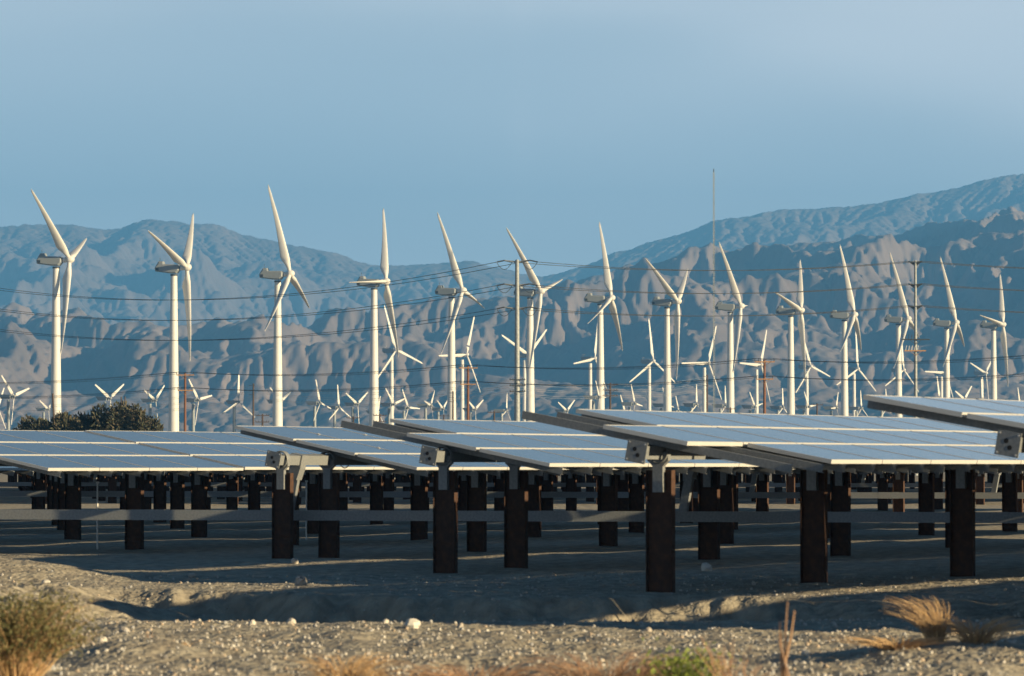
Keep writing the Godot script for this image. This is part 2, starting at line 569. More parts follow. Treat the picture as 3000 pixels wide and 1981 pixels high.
# ---------------------------------------------------------------- solar trackers
func at_row(s: Vector2, t: float) -> Vector2: return Vector2(s.x + cos(PHI) * t, s.y + sin(PHI) * t)

var mesh_frame: ArrayMesh
var mesh_glass: ArrayMesh
var mesh_purlin: ArrayMesh
var mesh_post: ArrayMesh
var mesh_bracket: ArrayMesh
var mesh_bearing: ArrayMesh
var mesh_plate: ArrayMesh
var mesh_hole: ArrayMesh
var mesh_bolt: ArrayMesh
var mesh_arm: ArrayMesh
var mesh_clamp: ArrayMesh

func make_tracker_meshes() -> void:
	var b := MB.new()
	var L := 1.558
	var W := 1.008
	var T := 0.046
	var lip := 0.016
	var hl := L * 0.5
	var hw := W * 0.5
	var o := [Vector3(-hl, 0, hw), Vector3(hl, 0, hw), Vector3(hl, 0, -hw), Vector3(-hl, 0, -hw)]
	var q := [Vector3(-hl + lip, 0, hw - lip), Vector3(hl - lip, 0, hw - lip), Vector3(hl - lip, 0, -hw + lip), Vector3(-hl + lip, 0, -hw + lip)]
	var dn := Vector3(0, -T, 0)
	for k in 4:
		var m := (k + 1) % 4
		b.quad(o[k], o[m], q[m], q[k])
		b.quad(o[k] + dn, o[m] + dn, o[m], o[k])
		b.quad(q[k], q[m], q[m] + Vector3(0, -0.004, 0), q[k] + Vector3(0, -0.004, 0))
	mesh_frame = b.mesh(M.frame)
	b = MB.new()
	var g := Vector3(0, -0.0025, 0)
	b.quad(q[0] + g, q[1] + g, q[2] + g, q[3] + g)
	b.quad(o[3] + dn * 0.9, o[2] + dn * 0.9, o[1] + dn * 0.9, o[0] + dn * 0.9)
	mesh_glass = b.mesh(M.glass)
	b = MB.new()                                              # C-shaped rail across the row
	b.box(Vector3(-0.0265, -0.0445, 0), Vector3(0.003, 0.089, 3.24))
	b.box(Vector3(0.0, -0.0015, 0), Vector3(0.05, 0.003, 3.24))
	b.box(Vector3(0.0, -0.0875, 0), Vector3(0.05, 0.003, 3.24))
	mesh_purlin = b.mesh(M.galv)
	b = MB.new()                                              # wide-flange pile, web across the row
	b.box(Vector3(0, 0, 0), Vector3(0.007, 1.7, 0.290))
	b.box(Vector3(0, 0, 0.149), Vector3(0.104, 1.7, 0.008))
	b.box(Vector3(0, 0, -0.149), Vector3(0.104, 1.7, 0.008))
	mesh_post = b.mesh(M.rust)
	b = MB.new()                                              # bracket bolted to the pile, widening to a saddle
	b.extrude([Vector2(-0.06, -0.44), Vector2(0.06, -0.44), Vector2(0.06, -0.16), Vector2(0.085, -0.13), Vector2(0.125, -0.095), Vector2(0.125, 0.0), Vector2(-0.125, 0.0), Vector2(-0.125, -0.095), Vector2(-0.085, -0.13), Vector2(-0.06, -0.16)], -0.035, 0.035, Transform3D(Basis(Vector3.UP, -PI / 2), Vector3.ZERO))
	mesh_bracket = b.mesh(M.galv)
	b = MB.new()                                              # bearing ring round the tube
	var rings := []
	for st in [[-0.045, 0.118], [-0.045, 0.13], [0.045, 0.13], [0.045, 0.118], [0.03, 0.105], [-0.03, 0.105], [-0.045, 0.118]]:
		var ring := []
		for s in 22:
			var a := TAU * s / 22
			ring.append(Vector3(st[0], cos(a) * st[1], sin(a) * st[1]))
		rings.append(ring)
	b.rings(rings, 22, false)
	mesh_bearing = b.mesh(M.galv)
	b = MB.new()
	b.box(Vector3.ZERO, Vector3(0.014, 0.235, 0.235))
	mesh_plate = b.mesh(M.galv)
	b = MB.new()
	b.tube([Vector3(-0.009, 0, 0), Vector3(0.006, 0, 0)], [0.024, 0.024], 14)
	mesh_hole = b.mesh(M.hole)
	b = MB.new()
	b.tube([Vector3(-0.016, 0, 0), Vector3(0.006, 0, 0)], [0.009, 0.009], 6)
	mesh_bolt = b.mesh(M.bright_cable)
	b = MB.new()                                              # lever from the tube down to the drive strut
	b.box(Vector3(0, -0.42, 0.0), Vector3(0.075, 0.86, 0.125))
	b.box(Vector3(0, -0.02, 0), Vector3(0.17, 0.20, 0.19))
	b.extrude([Vector2(-0.065, -0.30), Vector2(0.065, -0.30), Vector2(0.095, -0.12), Vector2(-0.095, -0.12)], -0.085, 0.085, Transform3D(Basis(Vector3.UP, -PI / 2), Vector3.ZERO))
	mesh_arm = b.mesh(M.galv)
	b = MB.new()
	b.box(Vector3(0, 0.003, 0), Vector3(0.04, 0.006, 0.05))
	b.tube([Vector3(0, 0.006, 0), Vector3(0, 0.014, 0)], [0.006, 0.006], 6)
	mesh_clamp = b.mesh(M.frame)

func tracker(label: String, s: Vector2, cam_y: float, tilt: float, starts: Array, cols: int, single: int, posts: Array, tube0: float, plate := true, lift_from := 999) -> Node3D:
	# s: where the axis starts (x, D); cam_y: panel surface above the eye
	var o := thing("solar_tracker", label, "solar panels", "solar tracker rows", Transform3D(Basis(row_dir, Vector3.UP, low_dir), Vector3(s.x, 0, -s.y)))
	var n := Vector3(0, cos(tilt), sin(tilt))
	var tb := Basis(Vector3.RIGHT, tilt)
	var surf := EYE + cam_y
	var tube_y := surf - n.y * 0.205
	var axis := Vector3(0, tube_y, -n.z * 0.205)
	var top := Transform3D(tb, Vector3(0, surf, 0))
	var length := cols * PITCH_B
	var b := MB.new()
	b.box(Vector3((tube0 + length) * 0.5, 0, 0), Vector3(length - tube0, 0.142, 0.142))
	part("torque_tube", b.mesh(M.galv), o, Transform3D(tb, axis))
	if plate:
		var pl := part("end_plate", mesh_plate, o, Transform3D(tb, axis + Vector3(tube0 - 0.008, 0, 0)))
		for k in [[0.026, -0.022], [-0.034, 0.022]]:
			part("hole", mesh_hole, pl, Transform3D(Basis.IDENTITY, Vector3(0, k[0], k[1])))
		for k in [[1, 1], [1, -1], [-1, 1], [-1, -1]]:
			part("bolt", mesh_bolt, pl, Transform3D(Basis.IDENTITY, Vector3(0, k[0] * 0.093, k[1] * 0.093)))
	var rest := MB.new()
	for c in cols:
		var lift := 0.014 if c >= lift_from else 0.0
		for r in 3:
			if c < starts[r]: continue
			var at := top * Vector3((c + 0.5) * PITCH_B + (0.03 if c >= lift_from else 0.0), lift, (r - 1) * PITCH_A)
			if c < single:
				var p := part("solar_panel", mesh_frame, o, Transform3D(tb, at))
				part("glass", mesh_glass, p)
				if r < 2 and tube0 < -1.0:
					part("clamp", mesh_clamp, p, Transform3D(Basis.IDENTITY, Vector3(PITCH_B * 0.5, 0.0, 0.1)))
			else:
				rest.box(at - n * 0.023, Vector3(1.558, 0.046, 1.008), tb)
	if rest.v.size() > 0:
		var ro := part("panel_run", rest.mesh(M.glass), o)
		ro.set_meta("kind", "stuff")
	var pr := MB.new()
	for c in cols:
		for f in [0.21, 0.79]:
			var at := top * Vector3((c + f) * PITCH_B, -0.047, 0)
			if c < single:
				part("rail", mesh_purlin, o, Transform3D(tb, at))
			else:
				pr.box(at - n * 0.0445, Vector3(0.05, 0.089, 3.24), tb)
	if pr.v.size() > 0:
		var po := part("rail_run", pr.mesh(M.galv), o)
		po.set_meta("kind", "stuff")
	for t in posts:
		var p := at_row(s, t)
		var g := gh(p.x, p.y)
		part("post", mesh_post, o, Transform3D(Basis(Vector3.RIGHT, Vector3.UP, Vector3.BACK), Vector3(t, tube_y - 0.20 - 0.85, axis.z)))
		var br := part("bearing_bracket", mesh_bracket, o, Transform3D(Basis.IDENTITY, Vector3(t - 0.045, tube_y, axis.z)))
		part("bearing_ring", mesh_bearing, br)
	return o

func build_trackers() -> void:
	make_tracker_meshes()
	var rows := [
		["row of tilted solar panels whose lower corner ends above the post beside the white stake", Vector2(-8.5155, 73.65), 0.276, 11.42, [0, 0, 0], 30, 17, [0.6, 5.41, 10.9, 16.0, 21.0, 26.0, 31.0], -0.3, 4],
		["tracker row with bare torque tube, end plate and lever exposed beyond its first panel", Vector2(-2.798, 71.2), 0.294, 11.61, [0, 0, 0], 28, 13, [-1.28, 0.2, 5.32, 10.47, 15.6, 20.7, 26.0, 31.0], -1.57, 999],
		["tracker row with end plate, top panel missing over two bare rails at its end", Vector2(-0.91, 61.14), 0.331, 10.99, [1, 0, 0], 26, 13, [0.2, 2.34, 8.94, 14.2, 19.4, 24.6, 29.8, 35.0], -0.28, 999],
		["tracker row on the widest rusty post, top and bottom end panels missing", Vector2(1.4366, 51.26), 0.354, 10.55, [1, 0, 1], 24, 10, [0.5, 5.02, 10.14, 15.2, 20.3, 25.4, 30.5], -0.14, 999],
		["highest tracker row, hiding the foot of the slim steel pole", Vector2(4.729, 44.45), 0.407, 9.92, [0, 0, 0], 22, 4, [0.85, 5.5, 10.6, 15.7, 20.8, 26.0], -0.15, 999],
		["tracker row standing past the edge of the wash, shading it", Vector2(8.2, 36.9), 0.43, 10.0, [0, 0, 0], 22, 0, [0.35, 5.5, 10.6, 15.7, 20.8, 26.0], -0.15, 999],
		["tracker row standing beside the gravel near the dry shrubs", Vector2(10.9, 28.6), 0.43, 10.0, [0, 0, 0], 20, 0, [0.35, 5.5, 10.6, 15.7, 20.8, 26.0], -0.15, 999]]
	for r in rows:
		tracker(r[0], r[1], r[2], deg_to_rad(r[3]), r[4], r[5], r[6], r[7], r[8], true, r[9])
	# rows farther back in the field; only what can be seen or casts shade into view
	var base := Vector2(-8.5155, 73.65)
	for block in [[0.0, 150.0, 0, -7], [168.0, 296.0, -3, -18], [308.0, 420.0, -9, -27]]:
		for k in range(block[2], block[3] - 1, -1):
			var s := base + Vector2(sin(PHI), -cos(PHI)) * 6.1 * k
			var t0 := -1.0
			var t1 := -1.0
			var t := 0.0 if block[0] < 1.0 else maxf(0.0, ceilf((block[0] - s.y) / sin(PHI)))
			if k == 0 and block[0] < 1.0: continue
			while s.y + t * sin(PHI) < block[1]:
				var p := at_row(s, t)
				if p.x > -0.112 * p.y - 4.0 and p.x < 0.112 * p.y + 11.0:
					if t0 < 0.0: t0 = t
					t1 = t
				t += 0.5
			if t0 < 0.0 or t1 - t0 < 4.0: continue
			var cols := int((t1 - t0) / PITCH_B)
			var posts := []
			var w := 0.7 + (0.35 if block[0] < 1.0 else 1.4)
			while w < cols * PITCH_B:
				posts.append(w); w += 4.85
			tracker("tracker row half hidden behind the front rows" if block[0] < 1.0 else "far tracker row beyond the sunlit service track", at_row(s, t0), 0.27, deg_to_rad(11.3), [0, 0, 0], cols, 0, posts, -0.2, false)
	# drive struts that link the rows
	var sd := Vector2(0.955, -0.296)
	for st in [[Vector2(-3.15, 70.5), -13.0, 16.0, 0.645, "front steel drive strut joining the tracker rows by their levers"], [Vector2(0.0, 121.0), -20.0, 22.0, 0.645, "second steel drive strut crossing behind the front posts"], [Vector2(0.0, 181.0), -26.0, 30.0, 0.66, "distant steel drive strut past the sunlit track"]]:
		var p0: Vector2 = st[0] + sd * st[1]
		var p1: Vector2 = st[0] + sd * st[2]
		var b := MB.new()
		var ln: float = st[2] - st[1]
		b.box(Vector3(ln * 0.5, 0, 0), Vector3(ln, 0.152, 0.10))
		var o := thing("drive_strut", st[4], "steel beam", "drive struts", Transform3D(Basis(Vector3(sd.x, 0, -sd.y), Vector3.UP, Vector3(sd.y, 0, sd.x)), Vector3(p0.x, st[3], -p0.y)))
		part("beam", b.mesh(M.galv), o)
		var joint := MB.new()
		joint.box(Vector3.ZERO, Vector3(0.5, 0.158, 0.106))
		var jm := joint.mesh(M.galv)
		for k in int(ln / 6.4):
			part("splice", jm, o, Transform3D(Basis.IDENTITY, Vector3(4.2 + k * 6.4, 0, 0)))
		# levers where the strut crosses each row
		for k in range(-12, 7):
			var s := base + Vector2(sin(PHI), -cos(PHI)) * 6.1 * k
			var y := 0.28
			if k >= 0 and k < 4:
				s = rows[k][1]; y = rows[k][2]
			var det: float = sd.x * sin(PHI) - sd.y * cos(PHI)
			var w: Vector2 = s - st[0]
			var u: float = (w.x * sin(PHI) - w.y * cos(PHI)) / det
			if u < st[1] + 0.5 or u > st[2] - 0.5: continue
			var p: Vector2 = st[0] + sd * u
			part("lever", mesh_arm, o, o.transform.affine_inverse() * Transform3D(Basis(row_dir, Vector3.UP, low_dir) * Basis(Vector3.RIGHT, deg_to_rad(11.3)), Vector3(p.x - low_dir.x * 0.04, EYE + y - 0.2, -p.y - low_dir.z * 0.04)))
	for w in [[960, 1352, 71.4, 0.20], [1010, 1362, 72.0, 0.30], [1385, 1372, 76.0, 0.25], [28, 1372, 90.0, 0.35], [60, 1372, 90.5, 0.30]]:
		var cb := MB.new()
		var cp := P(w[0], w[1], w[2])
		var cpath := []
		var crad := []
		for q in 9:
			var a := q / 8.0
			cpath.append(cp + row_dir * (a - 0.5) * 0.5 + Vector3(0, 0.10 - w[3] * 4.0 * a * (1.0 - a) * 0.5, 0))
			crad.append(0.008)
		cb.tube(cpath, crad, 5, false)
		tag(part("hanging_cable", cb.mesh(M.dark), self), "thin black cable loop hanging under a tracker row's panels", "cable", "cable loops under the panels")
	for w in [[286, 1530, 1414, 79.0], [898, 1530, 1410, 88.0]]:
		var b := MB.new()
		var p := P(w[0], w[2], w[3])
		b.tube([Vector3(p.x, -0.1, p.z), Vector3(p.x, p.y, p.z)], [0.014, 0.014], 8)
		b.box(Vector3(p.x, p.y, p.z), Vector3(0.05, 0.03, 0.05))
		tag(part("survey_stake", b.mesh(M.white), self), "thin white stake standing between the posts" , "stake", "survey stakes")

# ---------------------------------------------------------------- wind turbines
func blade_mesh(R: float, chord: float, root: float, beta0: float, tip: float, bend: float, m: Material) -> ArrayMesh:
	var b := MB.new()
	var out := []
	var seg := 14
	var steps := 22
	for k in steps + 1:
		var s := float(k) / steps
		var y := lerpf(root, R, s)
		var rr := y / R
		var ch: float
		var th: float
		var blend := smoothstep(0.05, 0.2, rr)
		ch = lerpf(chord * 0.42, chord * lerpf(1.0, tip, pow(clampf((rr - 0.2) / 0.8, 0, 1), 0.8)), blend)
		th = lerpf(ch, ch * lerpf(0.36, 0.2, rr), blend)
		if s > 0.96:
			var e := (s - 0.96) / 0.04
			ch *= sqrt(maxf(1.0 - e * e, 0.02))
		var be := beta0 + deg_to_rad(8.0) * (0.4 - rr)
		var cd := Vector3(sin(be), 0, -cos(be))
		var td := Vector3(cos(be), 0, sin(be))
		var mid := Vector3(-bend * R * rr * rr, y, 0)
		var ring := []
		for q in seg:
			var a := TAU * q / seg
			var px := cos(a)
			var thick := sin(a) * (0.5 + 0.22 * px if blend > 0.5 else 0.5)
			ring.append(mid + cd * ((px * 0.5 - lerpf(0.0, 0.2, blend)) * ch) + td * thick * th)
		out.append(ring)
	b.rings(out, seg)
	return b.mesh(m)

func flat_blade(R: float) -> ArrayMesh:                    # old-style blade: square-cut broad root, straight taper
	var b := MB.new()
	b.tube([Vector3(0, 0.02 * R, 0), Vector3(0, 0.2 * R, 0)], [0.016 * R, 0.013 * R], 8)
	var out := []
	for k in 9:
		var s := k / 8.0
		var y := lerpf(0.14, 1.0, s) * R
		var ch := lerpf(0.125, 0.05, s) * R
		if k == 0: ch *= 0.8
		var be := deg_to_rad(24.0 - 10.0 * s)
		var cd := Vector3(sin(be), 0, -cos(be))
		var td := Vector3(cos(be), 0, sin(be))
		var ring := []
		for q in 10:
			var a := TAU * q / 10
			ring.append(Vector3(0, y, 0) + cd * (cos(a) * 0.5 - 0.12) * ch + td * sin(a) * ch * 0.075)
		out.append(ring)
	b.rings(out, 10)
	return b.mesh(M.white)

func build_turbines() -> void:
	# ---- the tall machines
	var R := 23.5
	var tower := MB.new()
	tower.lathe([Vector2(1.5, -0.5), Vector2(1.47, 0.2), Vector2(1.28, 15), Vector2(1.08, 30), Vector2(0.82, 48.0), Vector2(0.8, 48.6)], 32)
	var tower_m := tower.mesh(M.white)
	var band := MB.new()
	band.lathe([Vector2(0.86, 48.45), Vector2(0.9, 48.5), Vector2(0.9, 48.85), Vector2(0.8, 48.9)], 28)
	var band_m := band.mesh(M.dark)
	var nac := MB.new()
	var side := [Vector2(-4.55, -1.0), Vector2(-0.9, -1.5), Vector2(0.8, -1.5), Vector2(1.45, -0.75), Vector2(1.5, 0.35), Vector2(1.2, 0.68), Vector2(-2.6, 0.80), Vector2(-2.75, 1.5), Vector2(-3.75, 1.5), Vector2(-4.75, -0.15)]
	nac.extrude(side, -0.85, 0.85)
	# sloping cheeks so that the sides are not flat
	var inner := []
	for p in side: inner.append(Vector2(-1.4 + (p.x + 1.4) * 0.93, -0.25 + (p.y + 0.25) * 0.72))
	nac.extrude(inner, -1.1, 1.1)
	for k in side.size():
		var p: Vector2 = side[k]
		var q: Vector2 = side[(k + 1) % side.size()]
		var pi: Vector2 = inner[k]
		var qi: Vector2 = inner[(k + 1) % side.size()]
		nac.quad(Vector3(p.x, p.y, 0.85), Vector3(q.x, q.y, 0.85), Vector3(qi.x, qi.y, 1.1), Vector3(pi.x, pi.y, 1.1))
		nac.quad(Vector3(q.x, q.y, -0.85), Vector3(p.x, p.y, -0.85), Vector3(pi.x, pi.y, -1.1), Vector3(qi.x, qi.y, -1.1))
	var nac_m := nac.mesh(M.nacelle)
	var vent := MB.new()
	vent.box(Vector3(-4.0, -0.45, 1.06), Vector3(0.75, 0.7, 0.2))
	vent.box(Vector3(-4.7, -0.5, 0), Vector3(0.1, 0.5, 1.1))
	var vent_m := vent.mesh(M.dark)
	var lamp := MB.new()
	lamp.box(Vector3(-3.1, 1.0, 0.86), Vector3(0.42, 0.5, 0.06))
	lamp.tube([Vector3(-3.3, 1.2, 0.3), Vector3(-3.3, 1.5, 0.3)], [0.14, 0.12], 8)
	var lamp_m := lamp.mesh(M.red)
	var mast := MB.new()
	mast.tube([Vector3(-3.65, 1.2, -0.2), Vector3(-3.65, 2.5, -0.2)], [0.035, 0.03], 6)
	mast.tube([Vector3(-3.65, 2.1, -0.5), Vector3(-3.65, 2.1, 0.2)], [0.03, 0.03], 6)
	var mast_m := mast.mesh(M.dark)
	var seam := MB.new()
	seam.box(Vector3(-1.6, -0.82, 1.0), Vector3(5.0, 0.06, 0.05), Basis(Vector3.BACK, 0.1))
	var seam_m := seam.mesh(M.dark)
	var hub := MB.new()
	var hp := []
	for k in 13:
		var a := -PI * 0.5 + PI * k / 12.0
		hp.append(Vector2(maxf(cos(a), 0.02) * 1.0, (1.25 if a > 0 else 0.75) * sin(a)))
	hub.lathe(hp, 24)
	hub.lathe([Vector2(0.62, -1.5), Vector2(0.62, -0.4)], 20)
	var hub_m := hub.mesh(M.white)
	var bolt := MB.new()
	bolt.tube([Vector3(0, 0.2, 0.84), Vector3(0, 0.2, 0.9)], [0.2, 0.2], 10)
	var bl := blade_mesh(R, 2.35, 0.55, deg_to_rad(79.0), 0.17, 0.05, M.white)
	var bl2 := blade_mesh(22.0, 1.75, 0.5, deg_to_rad(15.0), 0.42, 0.03, M.white)
	var big := [[202, 760, 74, 77], [546, 783, 51, 77], [849, 802, 110, 75], [1130, 825, 28, 73], [1355, 851, 100, 70], [1585, 853, 79, 67], [1791, 873, 10, 75], [1986, 883, 62, 70], [2171, 897, 87, 76], [2347, 909, 43, 73], [2504, 922, 118, 76], [2661, 934, 104, 71], [2802, 945, 109, 73], [2939, 951, 37, 71]]
	var which := ["tall white turbine rising right of the bushes' left end, rotor shadow on its tower", "tall white turbine just beside the first brown wooden pole, two blades raised", "tall white turbine between the two thin dark wooden poles, one blade straight up", "tall white turbine with one blade held level across its nacelle", "tall white turbine beside the second brown wooden pole, two blades low", "tall white turbine directly beside the grey steel dead-end pole", "tall white turbine by the pole with six short crossarms", "tall white turbine with its nacelle in shadow and two blades raised in a V", "tall white turbine with one blade foreshortened beyond its hub", "tall white turbine next beyond the third brown wooden pole, blade pointing level", "tall white turbine with its lower blades straddling the tower, away from any pole", "tall white turbine with its tower just beside the farther grey steel pole", "tall white turbine next after the farther steel pole, lower blades straddling the tower", "tall white turbine at the far end of the tall row, one blade near level"]
	for k in big.size():
		var r: Array = big[k]
		var D: float = 13916.0 * 49.2 / (1365.0 - r[1])
		turbine("wind_turbine", which[k], "tall white turbines in the front row", r, D, 50.58, 3.3, tower_m, band_m, nac_m, [["vent", vent_m], ["lamp_housing", lamp_m], ["sensor_mast", mast_m], ["seam", seam_m]], hub_m, bl, 5.5, 3.0, gh(0, D))
	# ---- the machines of the row behind
	var t2 := MB.new()
	t2.lathe([Vector2(1.35, -0.5), Vector2(1.3, 1.0), Vector2(1.05, 25), Vector2(0.85, 50.2), Vector2(0.8, 51.0)], 24)
	var t2m := t2.mesh(M.white)
	var n2 := MB.new()
	n2.extrude([Vector2(-4.6, -0.6), Vector2(-3.6, -1.3), Vector2(0.9, -1.3), Vector2(1.3, 0.0), Vector2(0.9, 0.75), Vector2(-4.6, 0.95)], -1.0, 1.0)
	var n2m := n2.mesh(M.nacelle)
	var v2 := MB.new()
	v2.tube([Vector3(-3.9, 0.9, 0), Vector3(-3.9, 1.9, 0)], [0.06, 0.06], 6)
	v2.tube([Vector3(-4.7, 1.9, 0), Vector3(-3.0, 1.9, 0)], [0.10, 0.10], 6)
	var v2m := v2.mesh(M.white)
	var mid := [[1160, 1026, 106, 52, 21], [1367, 1039, 28, 55, 21], [1550, 1040, 55, 55, 22], [1743, 1050, 22, 60, 20], [1914, 1058, 0, 50, 21.5], [2076, 1063, 29, 52, 22], [2230, 1069, 32, 60, 22], [2376, 1074, 105, 52, 20], [2514, 1081, 5, 50, 21], [2648, 1084, 5, 55, 21], [2770, 1091, 31, 53, 20], [2889, 1093, 50, 55, 16.5]]
	for k in mid.size():
		var r: Array = mid[k]
		var D: float = 13916.0 * 52.0 / (1365.0 - r[1])
		var near := ["behind the tower with the level blade", "behind the second brown wooden pole", "half hidden by the steel dead-end pole", "before the pole with six crossarms", "with both lower blades spread wide and one straight up", "beside the slim dark pole", "behind the third brown wooden pole", "whose blade tip touches its neighbour's", "with its tower close against a tall tower", "mostly hidden by a tall tower at the farther steel pole", "with a level blade pointing at the farther steel pole", "with two shorter blades raised, last of its row"]
		turbine("wind_turbine", "white rear-row turbine " + near[k], "white turbines in the rear row", r, D, 53.4, 2.6, t2m, null, n2m, [["wind_vane", v2m]], hub_m, bl2, 4.0, 1.5, gh(0, D), float(r[4]) / 22.0)
	# ---- the small old machines
	var t3 := MB.new()
	t3.lathe([Vector2(0.66, -0.3), Vector2(0.62, 1.0), Vector2(0.5, 12), Vector2(0.46, 19.9)], 16)
	var t3m := t3.mesh(M.old_tower)
	var n3 := MB.new()
	n3.extrude([Vector2(-2.0, -0.65), Vector2(0.9, -0.65), Vector2(1.0, 0.45), Vector2(-2.9, 0.55)], -0.75, 0.75)
	var n3m := n3.mesh(M.nacelle)
	var h3 := MB.new()
	h3.lathe([Vector2(0.12, -0.5), Vector2(0.42, -0.35), Vector2(0.42, 0.2), Vector2(0.3, 0.45), Vector2(0.05, 0.5)], 12)
	var h3m := h3.mesh(M.nacelle)
	var fb := flat_blade(8.5)
	var small := [[41, 1161, 74, 63, 8.3], [-6, 1196, 30, 60, 8], [142, 1199, 55, 68, 7], [323, 1167, 59, 58, 8], [456, 1173, 53, 66, 7.5], [582, 1172, 80, 63, 8], [699, 1178, 4, 49, 8.4], [824, 1176, 63, 62, 7.5], [938, 1181, 103, 66, 7.6], [994, 1194, 117, 58, 7.6], [1048, 1184, 58, 58, 7.2], [1155, 1185, 75, 62, 7.2], [1197, 1195, 92, 58, 7], [1263, 1188, 42, 72, 6.5], [1299, 1198, 57, 70, 6.6], [1393, 1200, 61, 62, 7], [1485, 1203, 12, 72, 6.4], [1662, 1204, 56, 60, 7], [1757, 1164, 90, 70, 5.5], [1832, 1208, 95, 60, 7], [1861, 1183, 96, 68, 6.6], [1953, 1187, 96, 66, 6.2], [1990, 1206, 100, 60, 6], [2042, 1186, 4, 62, 6.6], [2127, 1189, 2, 66, 6.5], [2213, 1192, 80, 64, 6.4], [2295, 1194, 2, 62, 6.5], [2371, 1192, 84, 64, 6.2], [2451, 1195, 28, 68, 6.0], [2525, 1196, 118, 64, 6], [2599, 1194, 118, 62, 6.2], [2754, 1168, 110, 60, 6.6], [2827, 1170, 52, 58, 6.4], [2880, 1172, 118, 60, 6.2], [2990, 1190, 108, 60, 6.2], [1108, 1207, 20, 62, 6.2]]
	for k in small.size():
		var r: Array = small[k]
		var D: float = 13916.0 * 19.5 / (1365.0 - r[1])
		var near_to := "the dark bushes"
		var best := 1e9
		for lm in [[60, "the thin end of the bushes"], [280, "the middle of the dark bushes"], [440, "the thick end of the bushes"], [552, "the first brown wooden pole"], [735, "the thin dark pole"], [815, "the tall turbine with one blade straight up"], [960, "two low dark poles"], [1095, "the tall turbine with a level blade"], [1240, "the low pole among small turbines"], [1371, "the second brown wooden pole"], [1500, "the steel dead-end pole"], [1660, "the gap past the dead-end pole"], [1788, "the pole with six crossarms"], [1950, "the tall turbine with raised V blades"], [2072, "the slim dark pole"], [2240, "the third brown wooden pole"], [2394, "the low one-arm pole"], [2500, "the tall turbine away from any pole"], [2590, "the corner of the highest tracker row"], [2720, "the slim steel pole"], [2850, "the short-bladed rear-row turbine"], [2980, "the last tall turbine"]]:
			if absf(lm[0] - r[0]) < best:
				best = absf(lm[0] - r[0]); near_to = lm[1]
		var ph := fmod(float(r[2]), 120.0)
		var pose := "one blade straight up" if ph < 20.0 or ph > 108.0 else ("two blades raised" if ph > 45.0 and ph < 75.0 else "blades askew")
		var lb := "small old turbine, %s, by %s" % [pose, near_to]
		turbine("small_wind_turbine", lb, "small old turbines beyond the panels", r, D, 20.9, 1.9, t3m, null, n3m, [], h3m, fb, 3.0, 0.0, gh(0, D), float(r[4]) / 8.5)

func turbine(called: String, label: String, group: String, r: Array, D: float, hub_y: float, over: float, tower: Mesh, band, nac: Mesh, bits: Array, hub: Mesh, bl: Mesh, tilt: float, cone: float, ground_y: float, scale_ := 1.0) -> void:
	var yaw := -deg_to_rad(90.0 - float(r[3]))
	var head := Basis(Vector3.UP, yaw)
	var h := P(r[0], r[1], D)
	var at := h - head.x * over
	var o := thing(called, label, "wind turbine", group, Transform3D(Basis.IDENTITY, Vector3(at.x, h.y - hub_y, at.z)))
	part("tower", tower, o)
	if band: part("tower_collar", band, o)
	var nb := part("nacelle", nac, o, Transform3D(head, Vector3(0, hub_y, 0)))
	for b in bits: part(b[0], b[1], nb)
	var rot := head * Basis(Vector3.BACK, deg_to_rad(tilt))
	var hp := Vector3(0, hub_y, 0) + head.x * over
	part("hub", hub, o, Transform3D(rot * Basis(Vector3.BACK, -PI / 2), hp))
	for k in 3:
		var t := deg_to_rad(float(r[2]) + 120.0 * k)
		part("blade", bl, o, Transform3D((rot * Basis(Vector3.RIGHT, -t) * Basis(Vector3.BACK, deg_to_rad(cone))).scaled_local(Vector3.ONE * scale_), hp))

# ---------------------------------------------------------------- poles and wires
func cable(label: String, group: String, a: Vector3, b: Vector3, sag: float, rad: float, m: Material) -> void:
	var path := []
	var radii := []
	for k in 33:
		var t := k / 32.0
		path.append(a.lerp(b, t) - Vector3(0, sag * 4.0 * t * (1.0 - t), 0))
		radii.append(rad)
	var mb := MB.new()
	mb.tube(path, radii, 5, false)
	tag(part("overhead_cable", mb.mesh(m), self), label, "cable", group)

func insulator(b: MB, a: Vector3, e: Vector3, r: float) -> void:
	var path := []
	var radii := []
	for k in 13:
		path.append(a.lerp(e, k / 12.0))
		radii.append(r * (1.0 if k % 2 == 0 else 0.55))
	b.tube(path, radii, 8)

